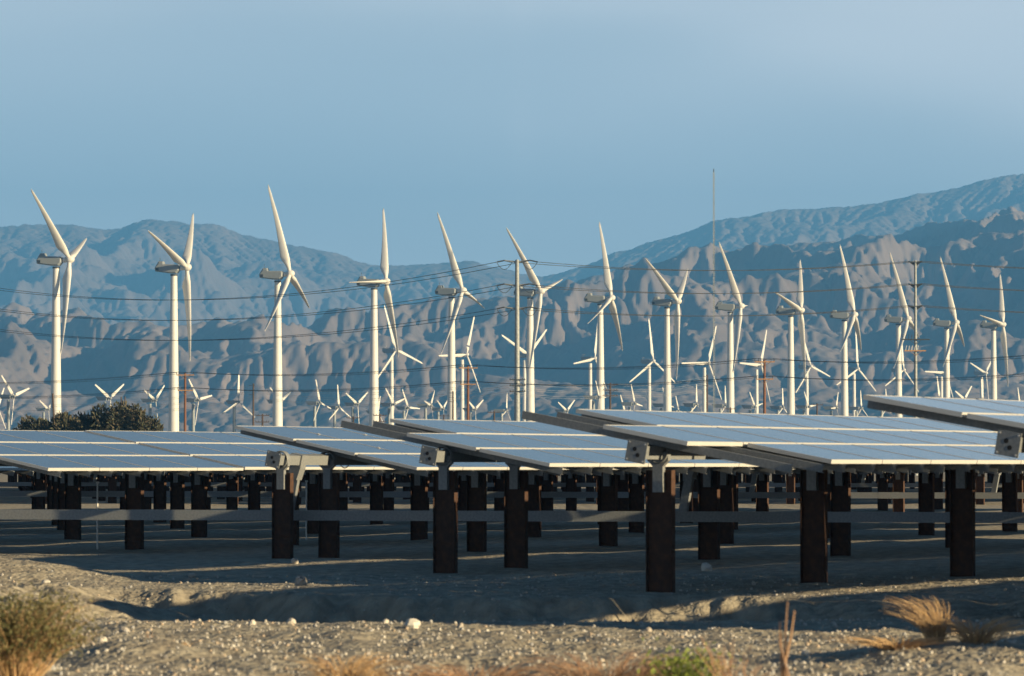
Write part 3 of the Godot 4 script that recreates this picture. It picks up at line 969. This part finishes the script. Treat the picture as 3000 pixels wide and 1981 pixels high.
func build_power_lines() -> void:
	var levels := [[766.0, 835.0, 903.0], [771.0, 837.0, 901.0]]
	# -- steel poles; the first is a dead end with jumper loops
	var p0 := P(-620, 0, 830.0)
	var p1 := P(1515, 0, 650.0)
	var p2 := P(2683, 0, 676.0)
	var p3 := P(3900, 0, 700.0)
	var ends := {}
	for item in [[p0, 0, 830.0, "grey steel pole carrying the line past the bushes"], [p1, 1, 650.0, "tall grey steel dead-end pole with black jumper loops on six arms"], [p2, 2, 676.0, "tall slim grey steel pole with two wooden crossarms low down"], [p3, 3, 700.0, "grey steel pole carrying the line past the raised tracker row"]]:
		var p: Vector3 = item[0]
		var kind: int = item[1]
		var top := 29.6 if kind != 2 else 30.6
		var o := thing("steel_pole", item[3], "utility pole", "steel poles of the transmission line", Transform3D(Basis.IDENTITY, Vector3(p.x, 0, p.z)))
		var b := MB.new()
		var rt := 0.27 if kind == 1 else 0.18
		b.lathe([Vector2(rt * 1.75, -0.4), Vector2(rt * 1.7, 1.0), Vector2(rt * 1.35, 14.0), Vector2(rt, top)], 14)
		part("shaft", b.mesh(M.steel), o)
		var steps := MB.new()
		for k in 34:
			steps.box(Vector3((0.5 if kind == 1 else 0.36) * (1 if k % 2 == 0 else -1), 6.0 + k * 0.65, 0), Vector3(0.22, 0.035, 0.035))
		part("climbing_steps", steps.mesh(M.steel), o)
		for k in 3:
			var lv: float = levels[1 if kind >= 2 else 0][k]
			var y: float = EYE + (1365.0 - lv) / 13916.0 * item[2]
			if kind == 0: y += 3.4
			for s in [-1, 1]:
				var arm := MB.new()
				var reach := 1.75 if kind == 1 else 0.95
				var rise := 0.15 if kind == 1 else 0.28
				var tip := Vector3(reach * s, y + rise, 0.25 * s)
				arm.tube([Vector3(0, y - 0.1, 0), tip], [0.15, 0.09], 8)
				if kind != 1: arm.tube([Vector3(0, y - 0.42, 0), tip], [0.07, 0.05], 6)
				part("arm", arm.mesh(M.steel if kind == 1 else M.dark), o)
				if kind == 1:
					for side in [-1, 1]:
						var ins := MB.new()
						var e := tip + Vector3(1.05 * side, -0.22, 0.0)
						insulator(ins, tip, e, 0.12)
						part("insulator", ins.mesh(M.dark), o)
						ends[[1, k, s, side]] = o.position + e
					var loop := MB.new()
					var path := []
					var rad := []
					for q in 15:
						var a := q / 14.0
						path.append(tip + Vector3(lerpf(-1.05, 1.05, a), -0.22 - 1.0 * 4.0 * a * (1.0 - a), 0.05))
						rad.append(0.04)
					loop.tube(path, rad, 5, false)
					part("jumper_loop", loop.mesh(M.dark), o)
				else:
					ends[[kind, k, s, 0]] = o.position + tip
		if kind == 1:
			for k in 3:
				var y: float = EYE + (1365.0 - [1113.0, 1130.0, 1147.0][k]) / 13916.0 * 650.0
				var x := MB.new()
				x.box(Vector3(0.05, y, 0.42), Vector3(2.2, 0.13, 0.13))
				x.tube([Vector3(0.05, y - 0.5, 0.42), Vector3(-0.7, y, 0.42)], [0.025, 0.025], 5)
				part("crossarm", x.mesh(M.dark), o)
				for q in [-1.0, -0.6, 0.7, 1.0]:
					var ins := MB.new()
					insulator(ins, Vector3(q + 0.05, y, 0.42), Vector3(q + 0.05, y + 0.22, 0.42), 0.06)
					part("insulator", ins.mesh(M.dark), o)
		if kind == 2:
			for q in [[995.0, M.dark, -2.1, 2.0], [1028.0, M.crossarm, -1.65, 1.45]]:
				var y: float = EYE + (1365.0 - q[0]) / 13916.0 * 676.0
				var x := MB.new()
				x.box(Vector3((q[2] + q[3]) * 0.5, y, 0.42), Vector3(q[3] - q[2], 0.17, 0.13))
				x.tube([Vector3(-0.9, y, 0.42), Vector3(0, y - 0.7, 0.3)], [0.035, 0.035], 5)
				x.tube([Vector3(0.9, y, 0.42), Vector3(0, y - 0.7, 0.3)], [0.035, 0.035], 5)
				part("crossarm", x.mesh(q[1]), o)
				for k in 5:
					var ins := MB.new()
					var xx: float = q[2] + 0.2 + k * 0.42
					insulator(ins, Vector3(xx, y + 0.08, 0.42), Vector3(xx + 0.12, y + 0.75, 0.42), 0.055)
					part("insulator", ins.mesh(M.dark if q[0] < 1000.0 else M.porcelain), o)
	var names := ["top", "middle", "bottom"]
	for k in 3:
		for s in [-1, 1]:
			cable("dark conductor dipping away from the %s arms of the dead-end pole past the bushes" % names[k], "conductors of the steel pole line", ends[[0, k, s, 0]], ends[[1, k, s, -1]], 7.6 - 0.5 * k, 0.04, M.cable)
			cable("dark conductor on the %s arms between the two tall steel poles" % names[k], "conductors of the steel pole line", ends[[1, k, s, 1]], ends[[2, k, s, 0]], 1.25, 0.04, M.cable)
			cable("dark conductor on the %s arms running on from the slim steel pole" % names[k], "conductors of the steel pole line", ends[[2, k, s, 0]], ends[[3, k, s, 0]], 1.3, 0.04, M.cable)
	# -- brown wooden poles
	var wood := [[-320, 1122, 706.0], [542, 1096, 665.0], [1371, 1075, 626.0], [2240, 1057, 591.0], [3140, 1038, 560.0]]
	var tips := []
	var wl := ["brown wooden pole with two crossarms standing past the bushes", "brown wooden pole with two orange crossarms beside the second tall turbine", "brown wooden pole with two crossarms just before the steel dead-end pole", "brown wooden pole with two orange crossarms between tall turbines", "brown wooden pole with two crossarms past the slim steel pole"]
	for k in wood.size():
		var w: Array = wood[k]
		var top := P(w[0], w[1], w[2])
		var o := thing("wooden_pole", wl[k], "utility pole", "brown wooden poles", Transform3D(Basis.IDENTITY, Vector3(top.x, 0, top.z)))
		var b := MB.new()
		b.lathe([Vector2(0.22, -0.3), Vector2(0.21, 1.0), Vector2(0.15, top.y + 0.1)], 10)
		part("shaft", b.mesh(M.wood), o)
		var row := []
		for q in 2:
			var y := top.y - 0.15 - q * 2.15
			var x := MB.new()
			var half := 1.25 - 0.2 * q
			x.box(Vector3(0.03, y, 0.22), Vector3(half * 2, 0.14, 0.11))
			x.tube([Vector3(-0.7, y, 0.24), Vector3(0, y - 0.6, 0.2)], [0.02, 0.02], 5)
			x.tube([Vector3(0.7, y, 0.24), Vector3(0, y - 0.6, 0.2)], [0.02, 0.02], 5)
			part("crossarm", x.mesh(M.crossarm), o)
			for xx in [-half + 0.06, -half + 0.5, half - 0.06]:
				var ins := MB.new()
				insulator(ins, Vector3(xx, y + 0.07, 0.22), Vector3(xx, y + 0.42, 0.22), 0.05)
				part("insulator", ins.mesh(M.dark), o)
				row.append(o.position + Vector3(xx, y + 0.42, 0.22))
		tips.append(row)
	for k in wood.size() - 1:
		for q in 6:
			cable("thin dark wire on the %s crossarms %s" % ["upper" if q < 3 else "lower", ["passing behind the bushes to the first brown pole", "between the first and second brown poles", "between the second and third brown poles", "running on from the third brown pole"][k]], "wires of the wooden pole line", tips[k][q], tips[k + 1][q], 0.75 + 0.1 * (q % 3), 0.024, M.cable)
	# -- thin dark poles further off, some with arms
	var dark := [[742, 1124, 760.0, 0, "thin dark wooden pole with short insulators past the bushes"], [1327, 1146, 800.0, 0, "thin dark wooden pole close before a tall white tower"], [1788, 1122, 720.0, 3, "dark wooden pole with six short crossarm halves beside a tall tower"], [2072, 1098, 780.0, 0, "slim dark pole close beside a rear-row turbine tower"], [355, 1163, 900.0, 0, "short dark pole of a pair behind the bushes"], [366, 1162, 905.0, 0, "short dark pole of a pair behind the bushes"], [769, 1213, 700.0, 2, "low dark pole with two crossarms next to the thin dark pole"], [2394, 1182, 800.0, 1, "low dark pole with one crossarm between tall towers"], [1448, 1204, 760.0, 1, "low brown pole with one crossarm left of the dead-end pole"], [1035, 1220, 720.0, 1, "low dark pole with long crossarm by small turbines"], [1113, 1213, 730.0, 2, "low dark pole with tilted crossarms against a tall tower"], [1300, 1215, 900.0, 1, "low dark pole with one crossarm among small turbines"], [166, 1152, 640.0, 0, "dark leaning pole standing among the bushes"], [2140, 1194, 800.0, 1, "low dark pole with one crossarm beside a tall tower"]]
	var pts := []
	for w in dark:
		var top := P(w[0], w[1], w[2])
		var o := thing("wooden_pole", w[4], "utility pole", "thin dark poles", Transform3D(Basis(Vector3.BACK, 0.05 if w[0] == 166 else 0.0), Vector3(top.x, 0, top.z)))
		var b := MB.new()
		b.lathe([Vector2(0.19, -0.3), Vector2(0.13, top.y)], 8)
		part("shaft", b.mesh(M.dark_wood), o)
		var arms: int = w[3]
		for q in maxi(arms, 0):
			var y := top.y - 0.25 - q * (0.85 if arms == 3 else 0.95)
			var x := MB.new()
			x.box(Vector3(0, y, 0.16), Vector3(2.4 if arms == 3 else 2.0, 0.11, 0.1))
			if arms == 3:
				x.tube([Vector3(-0.75, y, 0.16), Vector3(0, y - 0.6, 0.12)], [0.025, 0.025], 5)
				x.tube([Vector3(0.75, y, 0.16), Vector3(0, y - 0.6, 0.12)], [0.025, 0.025], 5)
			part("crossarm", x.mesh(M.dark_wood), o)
			for xx in [-1.0, -0.55, 0.6, 0.95]:
				var ins := MB.new()
				insulator(ins, Vector3(xx, y + 0.05, 0.16), Vector3(xx, y + 0.25, 0.16), 0.05)
				part("insulator", ins.mesh(M.dark), o)
		if arms == 0 and w[0] != 166 and w[0] > 400:
			for q in 3:
				var x := MB.new()
				x.box(Vector3(-0.25, top.y - 0.3 - q * 0.75, 0.1), Vector3(0.9, 0.07, 0.07))
				part("insulator_bracket", x.mesh(M.dark), o)
	for q in 3:
		var dy := 17.0 * q
		var seq := [P(-150, 1170 + dy, 800.0), P(742, 1128 + dy, 760.0), P(1490, 1113 + dy, 650.0), P(1788, 1125 + dy * 0.95, 720.0), P(2072, 1103 + dy, 780.0)]
		for k in 4:
			for s in [0.0, 0.5]:
				cable("fine pale sunlit wire on the low line running by the dead-end pole", "pale low wires", seq[k] + Vector3(0, -s * 0.5, -s), seq[k + 1] + Vector3(0, -s * 0.5, -s), [1.9, 1.5, 0.5, 0.5][k], 0.018, M.bright_cable)
	# -- slender lattice mast
	var mt := P(2092, 503, 1290.0)
	var o := thing("lattice_mast", "very tall thin grey lattice mast standing alone before the mountains", "mast", "", Transform3D(Basis.IDENTITY, Vector3(mt.x, 0, mt.z)))
	var legs := []
	for k in 3:
		var a := TAU * k / 3.0 + 0.4
		legs.append(Vector3(cos(a) * 0.25, 0, sin(a) * 0.25))
		var b := MB.new()
		b.tube([legs[k], legs[k] + Vector3(0, mt.y, 0)], [0.045, 0.045], 6)
		part("leg", b.mesh(M.steel), o)
	var br := MB.new()
	var y := 0.5
	var q := 0
	while y < mt.y - 0.6:
		for k in 3:
			br.tube([legs[k] + Vector3(0, y, 0), legs[(k + 1) % 3] + Vector3(0, y + 0.6, 0)], [0.022, 0.022], 4, false)
		y += 0.6
	part("bracing", br.mesh(M.steel), o)
	var tp := MB.new()
	tp.tube([Vector3(0, mt.y, 0), Vector3(0, mt.y + 0.8, 0)], [0.16, 0.12], 8)
	part("beacon", tp.mesh(M.dark), o)

# ---------------------------------------------------------------- vegetation
func leaf_crown(rng: RandomNumberGenerator, centers: Array, count: int, size: float, cols: Array, drift: Vector3) -> ArrayMesh:
	var b := MB.new()
	for k in count:
		var c: Array = centers[rng.randi() % centers.size()]
		var dir := Vector3(rng.randfn(), rng.randfn(), rng.randfn()).normalized()
		var rr := pow(rng.randf(), 0.42)
		var p: Vector3 = c[0] + Vector3(dir.x * c[1].x, dir.y * c[1].y, dir.z * c[1].z) * rr
		if p.y < 0.15: continue
		var along := (dir * 0.7 + drift + Vector3(rng.randfn(), rng.randfn(), rng.randfn()) * 0.45).normalized()
		var side := along.cross(Vector3(rng.randfn(), rng.randfn(), rng.randfn())).normalized()
		var s := size * rng.randf_range(0.6, 1.5)
		b.tint = cols[rng.randi() % cols.size()]
		b.quad(p - side * s * 0.16, p + along * s * 0.5 - side * s * 0.2, p + along * s, p + along * s * 0.45 + side * s * 0.2)
	return b.mesh(M.leaf)

func build_trees() -> void:
	var rng := RandomNumberGenerator.new()
	rng.seed = 99
	var cols := [Color(0.042, 0.045, 0.024), Color(0.055, 0.052, 0.03), Color(0.03, 0.035, 0.02), Color(0.075, 0.062, 0.038), Color(0.045, 0.05, 0.026)]
	var D := 330.0
	# [centre x, top y, half width px]
	var spots := [[100, 1212, 66, "low dark bush at the thin end of the clump above the panels"], [172, 1186, 74, "dark feathery bush around the leaning pole"], [262, 1188, 84, "broad dark bush behind the panels between two bare tower feet"], [345, 1174, 72, "tallest dark bush of the clump, in front of the paired dark poles"], [425, 1184, 66, "dark bush at the thick end of the clump, nearest the second tall turbine"]]
	for s in spots:
		var mid := P(s[0], 1365, D + rng.randf_range(-6, 6))
		var h: float = (1365.0 - s[1]) / 13916.0 * D + EYE
		var hw: float = s[2] / 13916.0 * D
		var o := thing("tamarisk_tree", s[3], "tree", "dark bushes behind the panels", Transform3D(Basis.IDENTITY, Vector3(mid.x, 0, mid.z)))
		var tb := MB.new()
		var centers := []
		for k in 9:
			var a := rng.randf() * TAU
			var tip := Vector3(cos(a) * hw * rng.randf_range(0.2, 0.85), h * rng.randf_range(0.55, 0.93), sin(a) * hw * rng.randf_range(0.2, 0.8))
			tb.tube([Vector3(cos(a) * 0.1, -0.1, sin(a) * 0.1), tip * Vector3(0.4, 0.45, 0.4), tip], [0.09, 0.06, 0.015], 5)
			centers.append([tip * Vector3(0.95, 0.86, 0.95), Vector3(hw * 0.42, h * 0.19, hw * 0.42)])
			centers.append([tip * Vector3(1.1, 0.55, 1.1), Vector3(hw * 0.42, h * 0.22, hw * 0.42)])
		part("trunk", tb.mesh(M.bark), o)
		part("crown", leaf_crown(rng, centers, 11000, 0.27, cols, Vector3(-0.15, 0.45, 0)), o)

func stems(rng: RandomNumberGenerator, b: MB, n: int, spread: float, height: float, lean: Vector3, r0: float, cols: Array, curl: float) -> Array:
	var tips := []
	for k in n:
		var a := rng.randf() * TAU
		var out := Vector3(cos(a), 0, sin(a))
		var root := out * spread * 0.25 * rng.randf()
		var hh := height * rng.randf_range(0.45, 1.0)
		var reach := spread * rng.randf_range(0.2, 1.0)
		var path := []
		var rad := []
		var w := Vector3(rng.randfn(), rng.randfn() * 0.4, rng.randfn()) * 0.05 * height
		for q in 6:
			var t := q / 5.0
			path.append(root + out * reach * pow(t, 1.4) + lean * hh * t * t + Vector3(0, hh * (t - curl * t * t * t), 0) + w * sin(t * 5.0))
			rad.append(lerpf(r0, r0 * 0.25, t))
		b.tint = cols[rng.randi() % cols.size()]
		b.tube(path, rad, 4, false)
		tips.append(path[3]); tips.append(path[4]); tips.append(path[5])
	return tips

func shrub(called: String, label: String, category: String, group: String, px: float, py: float, d: float, n: int, spread: float, height: float, lean: Vector3, r0: float, cols: Array, curl: float, leaves: int, leaf_cols: Array, leaf_size: float, rng: RandomNumberGenerator) -> void:
	var x := (px - 1500.0) / 13916.0 * d
	var o := thing(called, label, category, group, Transform3D(Basis.IDENTITY, Vector3(x, gh(x, d) - 0.01, -d)))
	var b := MB.new()
	var tips := stems(rng, b, n, spread, height, lean, r0, cols, curl)
	part("stems", b.mesh(M.leaf), o)
	if leaves > 0:
		var l := MB.new()
		for k in leaves:
			var p: Vector3 = tips[rng.randi() % tips.size()] + Vector3(rng.randfn(), rng.randfn(), rng.randfn()) * 0.035
			var al := Vector3(rng.randfn(), rng.randfn() + 0.6, rng.randfn()).normalized()
			var sd := al.cross(Vector3(rng.randfn(), rng.randfn(), rng.randfn())).normalized()
			var s := leaf_size * rng.randf_range(0.6, 1.4)
			l.tint = leaf_cols[rng.randi() % leaf_cols.size()]
			l.quad(p, p + al * s * 0.5 - sd * s * 0.2, p + al * s, p + al * s * 0.5 + sd * s * 0.2)
		part("leaves", l.mesh(M.leaf), o)

func rock_mesh(seed_: int, m: Material) -> ArrayMesh:
	var f := FastNoiseLite.new()
	f.seed = seed_; f.frequency = 0.9
	var b := MB.new()
	var out := []
	for r in 7:
		var la := -PI * 0.5 + PI * r / 6.0
		var ring := []
		for s in 9:
			var lo := -TAU * s / 9.0
			var p := Vector3(cos(la) * cos(lo), sin(la), cos(la) * sin(lo))
			if r == 0 or r == 6: p = Vector3(p.x * 0.01, p.y, p.z * 0.01)
			ring.append(p * (1.0 + 0.42 * f.get_noise_3dv(p * 1.4)) * Vector3(1.0, 0.72, 0.85))
		out.append(ring)
	# facetted
	for r in 6:
		for s in 9:
			b.quad(out[r][s], out[r][(s + 1) % 9], out[r + 1][(s + 1) % 9], out[r + 1][s])
	return b.mesh(m)

func build_foreground() -> void:
	var rng := RandomNumberGenerator.new()
	rng.seed = 4
	var stone_cols := [Color(0.34, 0.32, 0.29), Color(0.27, 0.25, 0.22), Color(0.38, 0.36, 0.32), Color(0.20, 0.19, 0.18), Color(0.36, 0.29, 0.22), Color(0.30, 0.30, 0.30), Color(0.42, 0.40, 0.36)]
	# loose gravel
	for variant in 3:
		var mm := MultiMesh.new()
		mm.transform_format = MultiMesh.TRANSFORM_3D
		mm.use_colors = true
		mm.mesh = rock_mesh(100 + variant, M.stone)
		var xf := []
		for k in 7500:
			var d := 26.0 + 34.0 * pow(rng.randf(), 1.35)
			var x := rng.randf_range(-1.0, 1.0) * (0.115 * d + 0.3)
			if d > 46.0 and rng.randf() < 0.55: continue
			var s := 0.006 + 0.016 * pow(rng.randf(), 3.0)
			if gn2.get_noise_2d(x * 0.7, d * 0.4) < -0.1 and rng.randf() < 0.6: continue
			xf.append(Transform3D(Basis.from_euler(Vector3(rng.randf() * TAU, rng.randf() * TAU, rng.randf() * TAU)) * s, Vector3(x, gh(x, d) + s * 0.25, -d)))
		mm.instance_count = xf.size()
		for k in xf.size():
			mm.set_instance_transform(k, xf[k])
			mm.set_instance_color(k, stone_cols[rng.randi() % stone_cols.size()])
		var g := MultiMeshInstance3D.new()
		g.name = numbered("gravel")
		g.multimesh = mm
		add_child(g)
		g.set_meta("kind", "stuff")
		tag(g, "loose grey and tan gravel strewn over the foreground ground", "gravel")
	# stones large enough to pick out
	var rocks := [[1210, 1838, 0.075, "whitest upright stone on the crest of the gravel bank"], [850, 1826, 0.05, "pale stone lying on the gravel bank"], [368, 1862, 0.055, "pale angular stone beside the green shrub"], [320, 1875, 0.04, "pale stone lying on the gravel bank"], [306, 1884, 0.035, "pale stone lying on the gravel bank"], [1350, 1838, 0.03, "pale stone lying on the gravel bank"], [1130, 1828, 0.03, "pale stone lying on the gravel bank"], [675, 1740, 0.07, "stone lying in the shade of the wash"], [60, 1666, 0.12, "large stone on the heap at the edge of the wash"], [185, 1728, 0.06, "stone on the heap at the edge of the wash"], [210, 1728, 0.07, "stone on the heap at the edge of the wash"], [2210, 1752, 0.08, "pale stone in the light strip under the panels"], [550, 1908, 0.05, "pale stone lying on the gravel bank"], [890, 1716, 0.09, "stone lying in the shade of the wash"], [745, 1830, 0.04, "pale stone lying on the gravel bank"], [2010, 1862, 0.035, "pale stone lying on the gravel bank"], [1900, 1850, 0.03, "pale stone lying on the gravel bank"], [2350, 1930, 0.04, "pale stone by the dry grass"], [380, 1760, 0.06, "long pale stone at the end of the lit gravel tongue"]]
	for k in rocks.size():
		var r: Array = rocks[k]
		var d: float = EYE * 13916.0 / (r[1] - 1365.0)
		var x: float = (r[0] - 1500.0) / 13916.0 * d
		d += gh(x, d) * 13916.0 / (r[1] - 1365.0) * -1.0
		var rm := rock_mesh(200 + k, null)
		var m := mat(Color(0.5, 0.48, 0.43).lerp(Color(0.32, 0.28, 0.24), fmod(k * 0.37, 1.0)), 0.85)
		rm.surface_set_material(0, m)
		var o := part("rock", rm, self, Transform3D(Basis.from_euler(Vector3(0.2 * k, k * 1.3, 0.15 * k)) * float(r[2]), Vector3(x, gh(x, d) + r[2] * 0.35, -d)))
		tag(o, r[3], "stone", "stones")
	# shrubs and dry grass
	var straw := [Color(0.42, 0.27, 0.13), Color(0.50, 0.34, 0.17), Color(0.34, 0.21, 0.11), Color(0.46, 0.33, 0.20)]
	var twig := [Color(0.30, 0.17, 0.10), Color(0.38, 0.23, 0.13), Color(0.24, 0.15, 0.10)]
	var olive := [Color(0.105, 0.097, 0.035), Color(0.08, 0.08, 0.03), Color(0.14, 0.12, 0.05), Color(0.065, 0.068, 0.026)]
	shrub("desert_shrub", "olive green shrub with straw-yellow stems at the edge of the gravel", "shrub", "", 40, 1990, 29.5, 480, 0.46, 0.74, Vector3(0.0, 0, 0), 0.004, straw, 0.25, 11000, olive, 0.026, rng)
	shrub("dry_grass", "tall swept-over tuft of dry golden grass on a hummock", "dry grass", "dry grass tufts", 2740, 1910, 33.4, 150, 0.24, 0.46, Vector3(-0.36, 0, 0), 0.0034, straw, 0.28, 0, [], 0.0, rng)
	shrub("dry_grass", "tangled spreading tuft of dry grass with upright twigs", "dry grass", "dry grass tufts", 2860, 1910, 33.1, 170, 0.45, 0.30, Vector3(0.1, 0, 0), 0.0032, straw, 0.35, 0, [], 0.0, rng)
	shrub("dry_grass", "low flattened mat of dry grass at the foot of the swept tuft", "dry grass", "dry grass tufts", 2630, 1910, 33.0, 170, 0.42, 0.15, Vector3(-0.2, 0, 0), 0.0032, straw, 0.3, 0, [], 0.0, rng)
	shrub("dry_twigs", "thin brown stalk standing alone out of focus", "dry plant", "", 2290, 1960, 24.0, 4, 0.04, 0.82, Vector3(0.03, 0, 0), 0.013, twig, 0.05, 0, [], 0.0, rng)
	shrub("dry_twigs", "blurred arching brown twigs beside the lone stalk", "dry plant", "", 2150, 1985, 24.0, 46, 0.26, 0.76, Vector3(0.06, 0, 0), 0.0055, twig, 0.25, 0, [], 0.0, rng)
	shrub("green_tuft", "small vivid green tuft among dry twigs", "plant", "", 2010, 1990, 26.0, 220, 0.2, 0.46, Vector3(0, 0, 0), 0.003, [Color(0.10, 0.13, 0.02), Color(0.14, 0.17, 0.03)], 0.2, 1800, [Color(0.10, 0.14, 0.02), Color(0.16, 0.20, 0.03)], 0.03, rng)
	shrub("dry_twigs", "reddish dry brush lying along the bottom beside the green tuft", "dry plant", "", 1780, 1990, 26.5, 420, 0.55, 0.56, Vector3(0.1, 0, 0), 0.0036, twig, 0.35, 0, [], 0.0, rng)
	shrub("dry_grass", "straw-coloured tuft of broken stalks beside the dark hollow", "dry grass", "dry grass tufts", 1010, 1975, 28.0, 240, 0.34, 0.48, Vector3(0, 0, 0), 0.0036, straw, 0.4, 0, [], 0.0, rng)
	shrub("dry_grass", "scattered dry stalks on the gravel beside the dark hollow", "dry grass", "dry grass tufts", 1150, 1985, 28.0, 110, 0.3, 0.40, Vector3(0.1, 0, 0), 0.0034, straw, 0.4, 0, [], 0.0, rng)
	shrub("dry_twigs", "brown dry brush between the hollow and the reddish brush", "dry plant", "", 1400, 1990, 27.5, 320, 0.45, 0.46, Vector3(0, 0, 0), 0.0036, twig, 0.4, 0, [], 0.0, rng)
	shrub("dry_twigs", "small brown sprig on the open gravel", "dry plant", "", 440, 1870, 37.5, 5, 0.05, 0.08, Vector3(0, 0, 0), 0.003, twig, 0.2, 0, [], 0.0, rng)
	shrub("dry_twigs", "pale curled stalk lying on the open gravel", "dry plant", "", 545, 1900, 35.5, 10, 0.08, 0.10, Vector3(0.2, 0, 0), 0.003, straw, 0.4, 0, [], 0.0, rng)
